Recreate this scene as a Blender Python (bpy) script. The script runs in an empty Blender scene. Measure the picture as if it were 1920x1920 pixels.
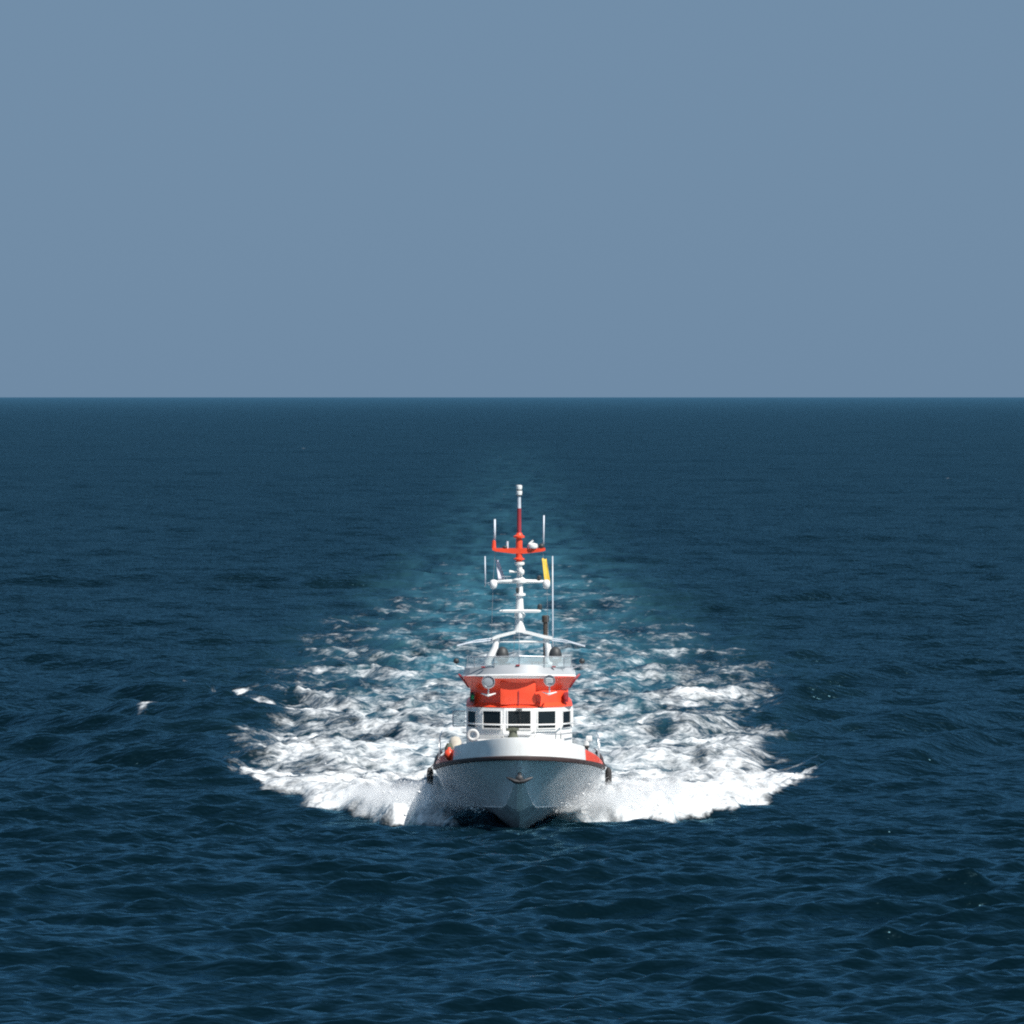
import bpy, bmesh, math, random
import numpy as np
from mathutils import Vector, Matrix

R = math.radians
scene = bpy.context.scene
random.seed(7)
rng = np.random.default_rng(11)

# ------------------------------------------------------------------ camera
CAM_H = 14.87
cam_data = bpy.data.cameras.new('camera')
cam_data.lens = 252.2
cam_data.sensor_width = 36.0
cam_data.clip_start = 1.0
cam_data.clip_end = 120000.0
cam = bpy.data.objects.new('camera', cam_data)
scene.collection.objects.link(cam)
cam.location = (-0.26, -250.0, CAM_H)
cam.rotation_euler = (R(90 - 0.925), 0, 0)
scene.camera = cam

# ------------------------------------------------------------------ sky + sun
SUN_EL, SUN_AZ = 50.0, 47.0        # azimuth: degrees to the right of straight behind the camera
sv = Vector((math.cos(R(SUN_EL)) * math.sin(R(SUN_AZ)), -math.cos(R(SUN_EL)) * math.cos(R(SUN_AZ)), math.sin(R(SUN_EL))))
world = bpy.data.worlds.new('World')
scene.world = world
world.use_nodes = True
wn, wl = world.node_tree.nodes, world.node_tree.links
wn.clear()
sky = wn.new('ShaderNodeTexSky')
sky.sky_type = 'NISHITA'
sky.sun_disc = False
sky.sun_elevation = R(SUN_EL)
sky.sun_rotation = math.atan2(sv.x, sv.y)
sky.altitude = 0
sky.air_density = 1.0
sky.dust_density = 1.0
sky.ozone_density = 1.5
tint = wn.new('ShaderNodeMix'); tint.data_type = 'RGBA'; tint.blend_type = 'MULTIPLY'
tint.inputs[0].default_value = 1.0
tint.inputs[7].default_value = (0.55, 0.75, 1.0, 1)
bg = wn.new('ShaderNodeBackground')
bg.inputs['Strength'].default_value = 0.081
haze = wn.new('ShaderNodeMix'); haze.data_type = 'RGBA'      # even marine haze over the whole dome
haze.inputs[0].default_value = 0.95
haze.inputs[7].default_value = (1.46, 2.34, 3.46, 1)
wo = wn.new('ShaderNodeOutputWorld')
wl.new(sky.outputs[0], tint.inputs[6])
wl.new(tint.outputs[2], haze.inputs[6])
wl.new(haze.outputs[2], bg.inputs['Color'])
wl.new(bg.outputs[0], wo.inputs['Surface'])

sun_data = bpy.data.lights.new('sun', 'SUN')
sun_data.energy = 5.0
sun_data.angle = R(0.53)
sun_data.color = (1.0, 0.965, 0.91)
sun = bpy.data.objects.new('sun', sun_data)
scene.collection.objects.link(sun)
sun.rotation_euler = sv.to_track_quat('Z', 'Y').to_euler()

# ------------------------------------------------------------------ exposure / render
scene.view_settings.view_transform = 'Standard'
scene.view_settings.look = 'None'
scene.view_settings.exposure = 0.45
scene.view_settings.gamma = 1.0
scene.cycles.filter_width = 2.1
scene.cycles.max_bounces = 8
scene.cycles.use_denoising = False
scene.cycles.volume_bounces = 4

# ------------------------------------------------------------------ helpers
def link(o):
    scene.collection.objects.link(o)
    return o

def tag(o, label=None, cat=None, group=None, kind=None):
    if label: o['label'] = label
    if cat: o['category'] = cat
    if group: o['group'] = group
    if kind: o['kind'] = kind
    return o

def empty(name, loc=(0, 0, 0)):
    o = bpy.data.objects.new(name, None)
    o.location = loc
    return link(o)

class MB:
    """collects shapes into one mesh"""
    def __init__(s):
        s.bm = bmesh.new()
    def faces(s, verts, faces):
        vs = [s.bm.verts.new(v) for v in verts]
        for f in faces:
            try: s.bm.faces.new([vs[i] for i in f])
            except ValueError: pass
        return vs
    def box(s, c, size, rz=0.0, bevel=0.0, rx=0.0):
        m = Matrix.Translation(c) @ Matrix.Rotation(rz, 4, 'Z') @ Matrix.Rotation(rx, 4, 'X') @ Matrix.Diagonal((size[0], size[1], size[2], 1))
        r = bmesh.ops.create_cube(s.bm, size=1.0, matrix=m)
        if bevel > 0:
            es = list({e for v in r['verts'] for e in v.link_edges})
            bmesh.ops.bevel(s.bm, geom=es, offset=bevel, segments=2, affect='EDGES', profile=0.6)
        return s
    def tube(s, pts, radii, n=10, caps=True):
        pts = [Vector(p) for p in pts]
        if not hasattr(radii, '__len__'): radii = [radii] * len(pts)
        rings = []
        for i, p in enumerate(pts):
            a = pts[max(i - 1, 0)]; b = pts[min(i + 1, len(pts) - 1)]
            d = (b - a).normalized()
            ref = Vector((0, 0, 1)) if abs(d.z) < 0.9 else Vector((0, 1, 0))
            u = d.cross(ref).normalized(); v = d.cross(u).normalized()
            rings.append([s.bm.verts.new(p + (u * math.cos(2 * math.pi * k / n) + v * math.sin(2 * math.pi * k / n)) * radii[i]) for k in range(n)])
        for i in range(len(rings) - 1):
            for k in range(n):
                s.bm.faces.new((rings[i][k], rings[i][(k + 1) % n], rings[i + 1][(k + 1) % n], rings[i + 1][k]))
        if caps:
            s.bm.faces.new(rings[0][::-1]); s.bm.faces.new(rings[-1])
        return s
    def lathe(s, c, prof, axis='Z', n=20):
        """prof: (radius, height) pairs, turned about the axis through c"""
        rings = []
        for r, h in prof:
            ring = []
            for k in range(n):
                a = 2 * math.pi * k / n
                q = Vector((r * math.cos(a), r * math.sin(a), h))
                if axis == 'Y': q = Vector((q.x, -q.z, q.y))
                if axis == 'X': q = Vector((q.z, q.y, -q.x))
                ring.append(s.bm.verts.new(Vector(c) + q))
            rings.append(ring)
        for i in range(len(rings) - 1):
            for k in range(n):
                s.bm.faces.new((rings[i][k], rings[i][(k + 1) % n], rings[i + 1][(k + 1) % n], rings[i + 1][k]))
        s.bm.faces.new(rings[0][::-1]); s.bm.faces.new(rings[-1])
        return s
    def grid(s, rows, close_cols=False):
        vv = [[s.bm.verts.new(p) for p in r] for r in rows]
        for i in range(len(vv) - 1):
            n = len(vv[i])
            for k in range(n if close_cols else n - 1):
                q = (vv[i][k], vv[i][(k + 1) % n], vv[i + 1][(k + 1) % n], vv[i + 1][k])
                if len(set(q)) == 4: s.bm.faces.new(q)
        return vv
    def prism(s, plan, z0, z1, top=None):
        """closed plan polygon (x, y) extruded; top: other plan for the upper ring; z may be callables"""
        top = top or plan
        f0 = z0 if callable(z0) else (lambda x, y: z0)
        f1 = z1 if callable(z1) else (lambda x, y: z1)
        a = [s.bm.verts.new((x, y, f0(x, y))) for x, y in plan]
        b = [s.bm.verts.new((x, y, f1(x, y))) for x, y in top]
        n = len(a)
        for k in range(n):
            s.bm.faces.new((a[k], a[(k + 1) % n], b[(k + 1) % n], b[k]))
        s.bm.faces.new(a[::-1]); s.bm.faces.new(b)
        return s
    def build(s, name, mat, parent=None, smooth=False, angle=None):
        bmesh.ops.remove_doubles(s.bm, verts=s.bm.verts, dist=0.0004)
        bmesh.ops.recalc_face_normals(s.bm, faces=s.bm.faces)
        me = bpy.data.meshes.new(name)
        s.bm.to_mesh(me); s.bm.free()
        me.materials.append(mat)
        if smooth:
            me.polygons.foreach_set('use_smooth', [True] * len(me.polygons))
            if angle: me.set_sharp_from_angle(angle=R(angle))
        o = link(bpy.data.objects.new(name, me))
        if parent is not None: o.parent = parent
        return o

# ------------------------------------------------------------------ materials
def mat(name, col, rough=0.45, metal=0.0, var=0.12, scale=1.5, bump=0.0, coat=0.0, spec=0.5, dirt=None, streak=0.0):
    m = bpy.data.materials.new(name); m.use_nodes = True
    nt = m.node_tree; n, l = nt.nodes, nt.links
    b = n['Principled BSDF']
    tc = n.new('ShaderNodeTexCoord')
    no = n.new('ShaderNodeTexNoise'); no.inputs['Scale'].default_value = scale; no.inputs['Detail'].default_value = 6
    l.new(tc.outputs['Object'], no.inputs['Vector'])
    mx = n.new('ShaderNodeMix'); mx.data_type = 'RGBA'
    d = dirt or tuple(c * (1 - 2 * var) for c in col)
    mx.inputs[6].default_value = (*d, 1); mx.inputs[7].default_value = (*col, 1)
    mr = n.new('ShaderNodeMapRange'); mr.inputs[1].default_value = 0.3; mr.inputs[2].default_value = 0.62
    l.new(no.outputs[0], mr.inputs[0]); l.new(mr.outputs[0], mx.inputs[0]); l.new(mx.outputs[2], b.inputs['Base Color'])
    if streak:
        mp = n.new('ShaderNodeMapping'); mp.inputs['Scale'].default_value = (5.0, 5.0, 0.7)
        l.new(tc.outputs['Object'], mp.inputs['Vector'])
        n2 = n.new('ShaderNodeTexNoise'); n2.inputs['Scale'].default_value = 1.6; n2.inputs['Detail'].default_value = 5
        l.new(mp.outputs[0], n2.inputs['Vector'])
        r2 = n.new('ShaderNodeMapRange'); r2.inputs[1].default_value = 0.52; r2.inputs[2].default_value = 0.75; r2.inputs[4].default_value = streak
        l.new(n2.outputs[0], r2.inputs[0])
        m2 = n.new('ShaderNodeMix'); m2.data_type = 'RGBA'; l.new(r2.outputs[0], m2.inputs[0]); l.new(mx.outputs[2], m2.inputs[6])
        m2.inputs[7].default_value = (col[0] * 0.55, col[1] * 0.48, col[2] * 0.40, 1)
        l.new(m2.outputs[2], b.inputs['Base Color'])
    b.inputs['Roughness'].default_value = rough; b.inputs['Metallic'].default_value = metal
    b.inputs['Coat Weight'].default_value = coat; b.inputs['Specular IOR Level'].default_value = spec
    if bump:
        bp = n.new('ShaderNodeBump'); bp.inputs['Strength'].default_value = bump; bp.inputs['Distance'].default_value = 0.02
        l.new(no.outputs[0], bp.inputs['Height']); l.new(bp.outputs[0], b.inputs['Normal'])
    return m

M = dict(
    white=mat('white_paint', (0.80, 0.80, 0.78), 0.35, var=0.06, coat=0.2, streak=0.22),
    hull=mat('pale_hull_paint', (0.82, 0.83, 0.84), 0.35, var=0.07, coat=0.15, streak=0.4),
    grey=mat('light_grey_paint', (0.36, 0.38, 0.40), 0.5, var=0.08),
    red=mat('signal_red_paint', (0.88, 0.078, 0.028), 0.4, var=0.10, coat=0.2, streak=0.3),
    darkred=mat('dark_red_paint', (0.32, 0.03, 0.04), 0.5),
    black=mat('black_rubber', (0.022, 0.02, 0.02), 0.7, var=0.2),
    rail=mat('rubbing_strake_rubber', (0.05, 0.028, 0.026), 0.65, var=0.25),
    steel=mat('stainless_steel', (0.62, 0.63, 0.65), 0.3, metal=0.7),
    rod=mat('pale_fibreglass_rod', (0.62, 0.66, 0.72), 0.5),
    pipe=mat('sooty_exhaust_steel', (0.07, 0.055, 0.045), 0.7, var=0.3),
    glass=mat('dark_window_glass', (0.012, 0.016, 0.018), 0.08, var=0.1),
    lens=mat('lamp_lens', (0.30, 0.33, 0.36), 0.15),
    beige=mat('weathered_canvas', (0.55, 0.50, 0.42), 0.8, var=0.25),
    olive=mat('olive_canvas', (0.10, 0.11, 0.08), 0.8, var=0.25),
    hood=mat('dark_vinyl_hood', (0.035, 0.038, 0.04), 0.55, var=0.2),
    yellow=mat('yellow_flag_cloth', (0.78, 0.52, 0.05), 0.8, var=0.1),
    lilac=mat('pale_flag_cloth', (0.66, 0.64, 0.72), 0.8, var=0.1),
    green=mat('green_lamp_lens', (0.02, 0.30, 0.10), 0.2),
    deck=mat('grey_deck_paint', (0.30, 0.34, 0.36), 0.8, var=0.15),
    bottom=mat('shaded_hull_paint', (0.45, 0.49, 0.52), 0.4, var=0.2),  # hull paint with the shade below the chine put into the colour
    buoy=mat('worn_white_plastic', (0.56, 0.56, 0.55), 0.6, var=0.2, scale=6),
    anchor=mat('dark_galvanised_iron', (0.045, 0.045, 0.05), 0.55, var=0.3),
)
def pane_mat():
    m = bpy.data.materials.new('clear_screen_glass'); m.use_nodes = True
    n, l = m.node_tree.nodes, m.node_tree.links
    b = n['Principled BSDF']
    b.inputs['Base Color'].default_value = (0.70, 0.78, 0.80, 1); b.inputs['Roughness'].default_value = 0.1
    tr = n.new('ShaderNodeBsdfTransparent'); tr.inputs[0].default_value = (0.86, 0.90, 0.91, 1)
    mx = n.new('ShaderNodeMixShader'); mx.inputs[0].default_value = 0.28
    l.new(tr.outputs[0], mx.inputs[1]); l.new(b.outputs[0], mx.inputs[2])
    l.new(mx.outputs[0], n['Material Output'].inputs[0])
    return m
M['pane'] = pane_mat()

# ------------------------------------------------------------------ noise (numpy gradient noise)
def gnoise(x, y, seed):
    xi = np.floor(x).astype(np.int64); yi = np.floor(y).astype(np.int64)
    xf = x - xi; yf = y - yi
    def g(ix, iy):
        h = (ix * 374761393 + iy * 668265263 + seed * 974711) & 0xFFFFFFFF
        h = ((h ^ (h >> 13)) * 1274126177) & 0xFFFFFFFF
        a = ((h ^ (h >> 16)) & 0xFFFF) * (2 * math.pi / 65536.0)
        return np.cos(a), np.sin(a)
    u = xf * xf * xf * (xf * (xf * 6 - 15) + 10); v = yf * yf * yf * (yf * (yf * 6 - 15) + 10)
    def d(ox, oy):
        gx, gy = g(xi + ox, yi + oy)
        return gx * (xf - ox) + gy * (yf - oy)
    a = d(0, 0) * (1 - u) + d(1, 0) * u
    b = d(0, 1) * (1 - u) + d(1, 1) * u
    return (a * (1 - v) + b * v) * 1.5

def fbm(x, y, seed, oct=4, gain=0.55):
    t = np.zeros_like(x); a = 1.0; s = 0.0
    for i in range(oct):
        t += a * gnoise(x * 2.03 ** i + 17.3 * i, y * 2.03 ** i - 9.1 * i, seed + i); s += a; a *= gain
    return t / s
def sstep(a, b, x):
    t = np.clip((x - a) / (b - a), 0, 1)
    return t * t * (3 - 2 * t)

# ------------------------------------------------------------------ sea
def sea_material():
    m = bpy.data.materials.new('sea_water'); m.use_nodes = True
    n, l = m.node_tree.nodes, m.node_tree.links
    n.remove(n['Principled BSDF'])
    tc = n.new('ShaderNodeTexCoord')
    def noise(scale, vec_scale, detail, rough=0.55, dist=0.0):
        mp = n.new('ShaderNodeMapping'); mp.inputs['Scale'].default_value = vec_scale
        l.new(tc.outputs['Object'], mp.inputs['Vector'])
        t = n.new('ShaderNodeTexNoise'); t.inputs['Scale'].default_value = scale
        t.inputs['Detail'].default_value = detail; t.inputs['Roughness'].default_value = rough; t.inputs['Distortion'].default_value = dist
        l.new(mp.outputs[0], t.inputs['Vector'])
        return t.outputs[0]
    def attr(name):
        t = n.new('ShaderNodeAttribute'); t.attribute_name = name; return t.outputs['Fac']
    def math_(op, a, b, c=None):
        t = n.new('ShaderNodeMath'); t.operation = op
        for i, v in enumerate((a, b, c)):
            if v is None: continue
            if isinstance(v, (int, float)): t.inputs[i].default_value = v
            else: l.new(v, t.inputs[i])
        return t.outputs[0]
    def ramp(v, a, b, c=0.0, d=1.0, smooth=True):
        t = n.new('ShaderNodeMapRange'); t.interpolation_type = 'SMOOTHSTEP' if smooth else 'LINEAR'
        l.new(v, t.inputs[0])
        for i, q in enumerate((a, b, c, d)): t.inputs[i + 1].default_value = q
        return t.outputs[0]
    def mixc(f, a, b):
        t = n.new('ShaderNodeMix'); t.data_type = 'RGBA'; l.new(f, t.inputs[0])
        for i, v in ((6, a), (7, b)):
            if isinstance(v, tuple): t.inputs[i].default_value = (*v, 1)
            else: l.new(v, t.inputs[i])
        return t.outputs[2]
    foam, aer, rip = attr('foam'), attr('aeration'), attr('ripple')
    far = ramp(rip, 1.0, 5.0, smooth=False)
    # lacy foam: density field broken by streaks, veins and bubbles
    n1 = noise(1.0, (0.9, 0.95, 1.0), 8, 0.74, 0.8)
    n2 = noise(2.6, (1.0, 0.6, 1.0), 5, 0.7, 0.4)
    vein = math_('SUBTRACT', 1.0, math_('ABSOLUTE', math_('MULTIPLY_ADD', n2, 5.0, -2.5), 0))
    brk = math_('ADD', math_('MULTIPLY_ADD', n1, 2.0, -1.0), math_('MULTIPLY_ADD', vein, 0.16, -0.04))
    dens = math_('ADD', foam, brk)
    white = math_('MULTIPLY', ramp(dens, 0.22, 1.25), ramp(foam, 0.02, 0.22))
    # water body
    body = mixc(aer, (0.0007, 0.0048, 0.0072), (0.055, 0.185, 0.240))
    body = mixc(white, body, (0.70, 0.72, 0.73))
    # ripples too small to build
    hgt = math_('ADD', math_('MULTIPLY', noise(0.45, (1.0, 1.8, 1.0), 4, 0.6), 2.0), noise(2.2, (1.0, 1.9, 1.0), 2.5, 0.5))
    bp = n.new('ShaderNodeBump'); bp.inputs['Strength'].default_value = 1.0
    l.new(math_('MULTIPLY_ADD', rip, 0.044, -0.026), bp.inputs['Distance']); l.new(hgt, bp.inputs['Height'])
    df = n.new('ShaderNodeBsdfDiffuse'); l.new(body, df.inputs['Color']); l.new(bp.outputs[0], df.inputs['Normal'])
    gl = n.new('ShaderNodeBsdfGlossy')
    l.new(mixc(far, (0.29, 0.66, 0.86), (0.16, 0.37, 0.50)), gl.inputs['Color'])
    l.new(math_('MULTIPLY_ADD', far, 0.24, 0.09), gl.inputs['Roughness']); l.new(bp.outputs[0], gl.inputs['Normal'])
    fr = n.new('ShaderNodeFresnel'); fr.inputs['IOR'].default_value = 1.333; l.new(bp.outputs[0], fr.inputs['Normal'])
    fac = math_('MULTIPLY', fr.outputs[0], math_('SUBTRACT', 1.0, white))
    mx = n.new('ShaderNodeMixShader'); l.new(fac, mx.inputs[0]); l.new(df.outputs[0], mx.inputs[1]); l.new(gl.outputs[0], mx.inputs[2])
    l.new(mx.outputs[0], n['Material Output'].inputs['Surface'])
    return m

def smooth_curve(x, xs, ys): return np.interp(x, xs, ys)

def build_sea():
    d = [20.0, 60.0, 100.0, 130.0, 148.0]
    x = 158.0
    while x < 9000:
        d.append(x)
        x += min(0.21 * (x / 200.0) ** 1.17, 400) if x > 200 else 0.21
    while x < 70000:
        d.append(x); x *= 1.06
    d.append(90000.0)
    d = np.array(d)
    d = np.concatenate([[-40000.0, -3000.0, -200.0], d])
    ds = np.gradient(d)
    core = np.linspace(-1, 1, 431)
    out = np.array([1.03, 1.1, 1.25, 1.5, 2, 3, 5, 9, 16, 30, 60])
    u = np.concatenate([-out[::-1], core, out])
    W = np.maximum(np.abs(d), 150.0) * 0.098
    X = u[None, :] * W[:, None]
    Yc = np.repeat((d - 250.0)[:, None], len(u), 1)
    du = np.repeat((W * 2 / 430)[:, None], len(u), 1)
    lim = np.maximum(ds, W * 2 / 430)
    nr, nc = X.shape
    x0 = X.ravel().copy(); y0 = Yc.ravel().copy()
    Z = np.zeros_like(x0); DX = np.zeros_like(x0); DY = np.zeros_like(x0)
    # wind sea: crests roughly across the view, some spread
    N = 132
    lam = np.exp(rng.uniform(math.log(0.5), math.log(11.0), N))
    ang = R(90) + R(8) + rng.normal(0, R(29), N)
    ph = rng.uniform(0, 2 * math.pi, N)
    slope = np.interp(lam, [0.5, 1.0, 2.0, 3.5, 6, 11], [0.048, 0.060, 0.052, 0.036, 0.023, 0.015])
    extra = [(27.0, 83, 0.035), (34.0, 101, 0.03), (52.0, 95, 0.022), (41.0, 72, 0.025), (21., 110, 0.03)]
    lam = np.concatenate([lam, [e[0] for e in extra]]); ang = np.concatenate([ang, [R(e[1]) for e in extra]])
    slope = np.concatenate([slope, [e[2] for e in extra]]); ph = np.concatenate([ph, rng.uniform(0, 6.28, len(extra))])
    x2 = x0.reshape(nr, nc); y2 = y0.reshape(nr, nc); Z = Z.reshape(nr, nc); DX = DX.reshape(nr, nc); DY = DY.reshape(nr, nc)
    xf, yf = x2.astype(np.float32), y2.astype(np.float32)
    core_mask = np.clip(1.0 - (np.abs(u) - 1.0) * 3, 0, 1)[None, :]
    gust = (0.75 + 0.5 * np.clip(0.5 + fbm(x2 / 35.0, y2 / 60.0, 5, 3), 0, 1)).astype(np.float32)
    lost = np.zeros(nr); tot = 0.0
    for L, a, s, p in zip(lam, ang, slope, ph):
        k = 2 * math.pi / L
        fade = sstep(1.9, 3.4, L / lim)
        lost += s * s * (1 - fade ** 2); tot += s * s
        rows = np.nonzero(fade > 0.001)[0]
        if len(rows) == 0: continue
        r0, r1 = rows[0], rows[-1] + 1
        th = np.float32(k * math.cos(a)) * xf[r0:r1] + np.float32(k * math.sin(a)) * yf[r0:r1] + np.float32(p)
        am = ((s / k) * fade[r0:r1, None] * core_mask).astype(np.float32)
        if L < 12: am = am * gust[r0:r1]
        sn = np.sin(th); Z[r0:r1] += am * sn
        cs = np.cos(th) * am * 0.45
        DX[r0:r1] += math.cos(a) * cs; DY[r0:r1] += math.sin(a) * cs
    # ---- wake of the boat
    foam = np.zeros((nr, nc)); aer = np.zeros((nr, nc))
    sel_rows = np.nonzero((d - 250 > -12) & (d - 250 < 2400))[0]
    r0, r1 = sel_rows[0], sel_rows[-1] + 1
    x = x2[r0:r1]; y = y2[r0:r1]
    ax = np.abs(x)
    right = x > 0
    # leading edge of the bow wave, metres behind the stem as a function of offset
    eL = smooth_curve(ax, [0, 1.2, 3.3, 4.6, 6.5, 8.1, 10.2, 12, 15], [-0.2, 0.6, 2.6, 4.0, 8.5, 11.0, 17.5, 40, 90])
    eR = smooth_curve(ax, [0, 1.2, 2.9, 6.2, 9.1, 11.3, 12.5, 15], [-0.2, 0.6, 2.5, 6.2, 11.0, 20.5, 45, 90])
    edge = np.where(right, eR, eL)
    jag = fbm(x / 1.6, y / 5.0, 21, 4) * (1.0 + 0.22 * ax) + fbm(x / 0.8, y / 2.0, 25, 3) * 0.35
    t = y - edge + jag * 1.3
    amp = smooth_curve(ax, [0, 0.8, 2.0, 3.2, 5, 7, 9, 11, 13], [0.05, 0.25, 0.75, 0.95, 0.70, 0.45, 0.30, 0.18, 0.0])
    ridge = amp * sstep(-0.3, 2.8, t) * np.exp(-np.clip(t - 2.8, 0, None) / 7.0)
    # outer limit of the disturbed water
    w = smooth_curve(y, [-5, 20, 40, 60, 85, 115, 150, 200, 260, 330, 450], [0, 11.2, 11.3, 11.3, 12.0, 13.8, 13.6, 12.8, 10.5, 8, 5])
    wob = fbm(x / 30.0, y / 14.0, 31, 3) * 3.0 + fbm(x / 5.0, y / 9.0, 32, 3) * 1.8
    inside = sstep(1.0, -1.6, ax - (w + wob))
    # diverging crests
    div = np.sin((y - 1.7 * ax) * 2 * math.pi / 27.0 + fbm(x / 6, y / 20, 33, 2) * 2.0)
    div = np.clip(div, 0, 1) ** 2
    dens = smooth_curve(y, [0, 12, 30, 55, 80, 110, 150, 190, 240, 300, 400], [0.92, 0.84, 0.70, 0.62, 0.53, 0.43, 0.32, 0.25, 0.18, 0.10, -0.15])
    centre = np.exp(-(ax / 5.5) ** 2)
    dens = dens + 0.16 * centre * smooth_curve(y, [0, 30, 120, 180, 220], [0, 1, 1, 0.3, 0]) - 0.12 * (ax / 12) * sstep(20, 70, y)
    dens = dens + (div - 0.35) * 0.22 * sstep(3, 8, ax) * sstep(12, 30, y)
    wx = x + fbm(x / 2.5, y / 9.0, 40, 2) * 0.9; wy = y + fbm(x / 2.5 + 50, y / 9.0, 41, 2) * 4
    nz = 0.5 + 0.5 * (0.65 * fbm(wx / 2.4, wy / 3.4, 42, 5, 0.62) * 1.9 + 0.35 * (1 - 2 * np.abs(fbm(wx / 1.3, wy / 2.0, 47, 4) * 2.2)))
    for pts, amt in (([(-14.2, 104), (-12.8, 97), (-8.5, 92)], .8), ([(-11.6, 63), (-8.5, 56), (-5, 54)], .45), ([(12.8, 106), (8, 101)], .45), ([(11.4, 62), (7, 57)], .35), ([(11.2, 40), (8, 33)], .4), ([(10.3, 21), (9.2, 16), (7.5, 11)], .7), ([(-9.6, 19), (-8.6, 15), (-6.8, 11)], .55)):
        best = np.full_like(x, 1e9)
        for (ax0, ay0), (bx0, by0) in zip(pts[:-1], pts[1:]):
            vx, vy = bx0 - ax0, (by0 - ay0) / 3.0
            px, py = x - ax0 + 0.5 * jag, (y - ay0) / 3.0
            kk = np.clip((px * vx + py * vy) / (vx * vx + vy * vy), 0, 1)
            best = np.minimum(best, (px - kk * vx) ** 2 + (py - kk * vy) ** 2)
        arm = amt * np.exp(-best / 0.5)
        dens = dens + arm; inside = np.maximum(inside, np.clip(arm * 1.6, 0, 1)); t = np.maximum(t, arm * 1.5)
    f = np.clip(0.06 + dens * 0.92 + (nz - 0.5) * 1.05 - 0.12, 0, 1) * inside * sstep(-0.2, 0.5, t)
    front = sstep(0.0, 0.6, t) * sstep(7.0, 1.5, t) * sstep(1.9, 3.4, ax) * sstep(12.4, 10.5, ax)
    f = np.maximum(f, front * (0.52 + 0.62 * nz))
    f *= sstep(1.7, 2.9, ax + np.clip(y - 4, 0, 5))
    foam[r0:r1] = np.clip(f, 0, 1.2)
    # chaotic churned relief in the wake
    turb = inside * sstep(-0.2, 1.2, t) * smooth_curve(y, [0, 60, 120, 200, 320, 450], [1, 1, 0.85, 0.6, 0.35, 0])
    rel = (1 - np.abs(fbm(wx / 1.3, wy / 3.2, 60, 4, 0.6) * 2.0)) * 0.20 - 0.12 + fbm(x / 3, y / 5, 63, 4, 0.6) * 0.55
    div_h = (div - 0.3) * 0.62 * sstep(2.5, 7, ax) * sstep(14, 40, y) * sstep(34, 14, ax) * (0.55 + 0.45 * inside) * sstep(-6, 6, y - 1.2 * ax) * smooth_curve(y, [0, 120, 260], [1, .8, 0])
    roll = np.clip(np.sin((y - 1.35 * ax) * 2 * math.pi / 19.0 + fbm(x / 9, y / 22, 37, 2) * 2.2), 0, 1) ** 1.5
    div_h += 0.75 * roll * (1 - inside) * sstep(9, 12, ax) * sstep(32, 15, ax) * sstep(-4, 6, y - 1.5 * ax) * smooth_curve(y, [0, 40, 110, 190], [1, 1, .8, 0])
    calm = 1 - 0.55 * turb
    Z[r0:r1] = Z[r0:r1] * calm + ridge + rel * turb + div_h + 0.05 * foam[r0:r1]
    # hollow just ahead of and under the flare, and keep the boat's own footprint low
    Z[r0:r1] -= 0.15 * np.exp(-((x / 2.2) ** 2 + ((y + 0.5) / 2.5) ** 2))
    foot = sstep(3.1, 2.6, ax) * sstep(3.0, 5.0, y) * sstep(24, 21, y)
    Z[r0:r1] = Z[r0:r1] * (1 - foot) - 0.3 * foot
    DX[r0:r1] *= calm; DY[r0:r1] *= calm
    # aerated water
    wt = smooth_curve(y, [0, 60, 150, 300, 500, 2300], [6, 8, 9.5, 9, 8, 14])
    a = np.exp(-(ax / wt) ** 2 * 1.2) * smooth_curve(y, [5, 40, 140, 250, 340, 480, 700, 1300, 2300], [0, 0.6, 0.95, 0.95, 0.75, 0.42, 0.22, 0.12, 0])
    aer[r0:r1] = np.clip(a * np.clip(0.55 + 1.5 * fbm(x / 3.0, y / 14.0, 70, 5, 0.65), 0.05, 1.4), 0, 1)
    # ---- whitecaps scattered on the open water (x, y, width)
    for cx, cy, wd, ln in [(-17.1, 79.5, 0.5, 2.0), (14.0, 100, 0.55, 1.8), (14.2, 107, 0.6, 2.0), (15.2, 70, 0.9, 1.1), (14.6, 74, 0.7, 1.0), (15.9, 77, 0.4, 0.8), (78, 1040, 0.5, 8), (-58, 1750, 0.8, 14),
                       (-16.6, 113, 0.4, 0.9)]:
        q = ((x2 - cx) / wd) ** 2 + ((y2 - cy - 1.5 * ((x2 - cx) / wd) ** 2) / ln) ** 2
        hit = q < 9
        wob2 = np.zeros_like(q); wob2[hit] = fbm(x2[hit] / 0.45, y2[hit] / 1.6, 80, 3)
        cap = np.where(hit, np.clip(1.3 * np.exp(-q) - 0.3 + 1.5 * wob2 * np.exp(-q / 2), 0, 1), 0)
        foam = np.maximum(foam, cap * 0.9)
        Z += 0.07 * np.exp(-q)
    ripple = np.repeat((1.0 + 4.0 * np.sqrt(lost / tot))[:, None], nc, 1)
    P = np.stack([x2 + DX, y2 + DY, Z], -1).reshape(-1, 3)
    idx = np.arange(nr * nc).reshape(nr, nc)
    quads = np.stack([idx[:-1, :-1], idx[:-1, 1:], idx[1:, 1:], idx[1:, :-1]], -1).reshape(-1, 4)
    fq = foam.ravel()[quads].max(1)
    yq = y0[quads].mean(1); xq = x0[quads].mean(1)
    near = (np.abs(xq) < 15.5) & (yq > -3) & (yq < 330)
    is_foam = (fq > 0.30) & near
    caps_m = (fq > 0.25) & ~near & (yq < 2000) & (np.abs(xq) > 9)
    smat = sea_material()
    objs = []
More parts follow.
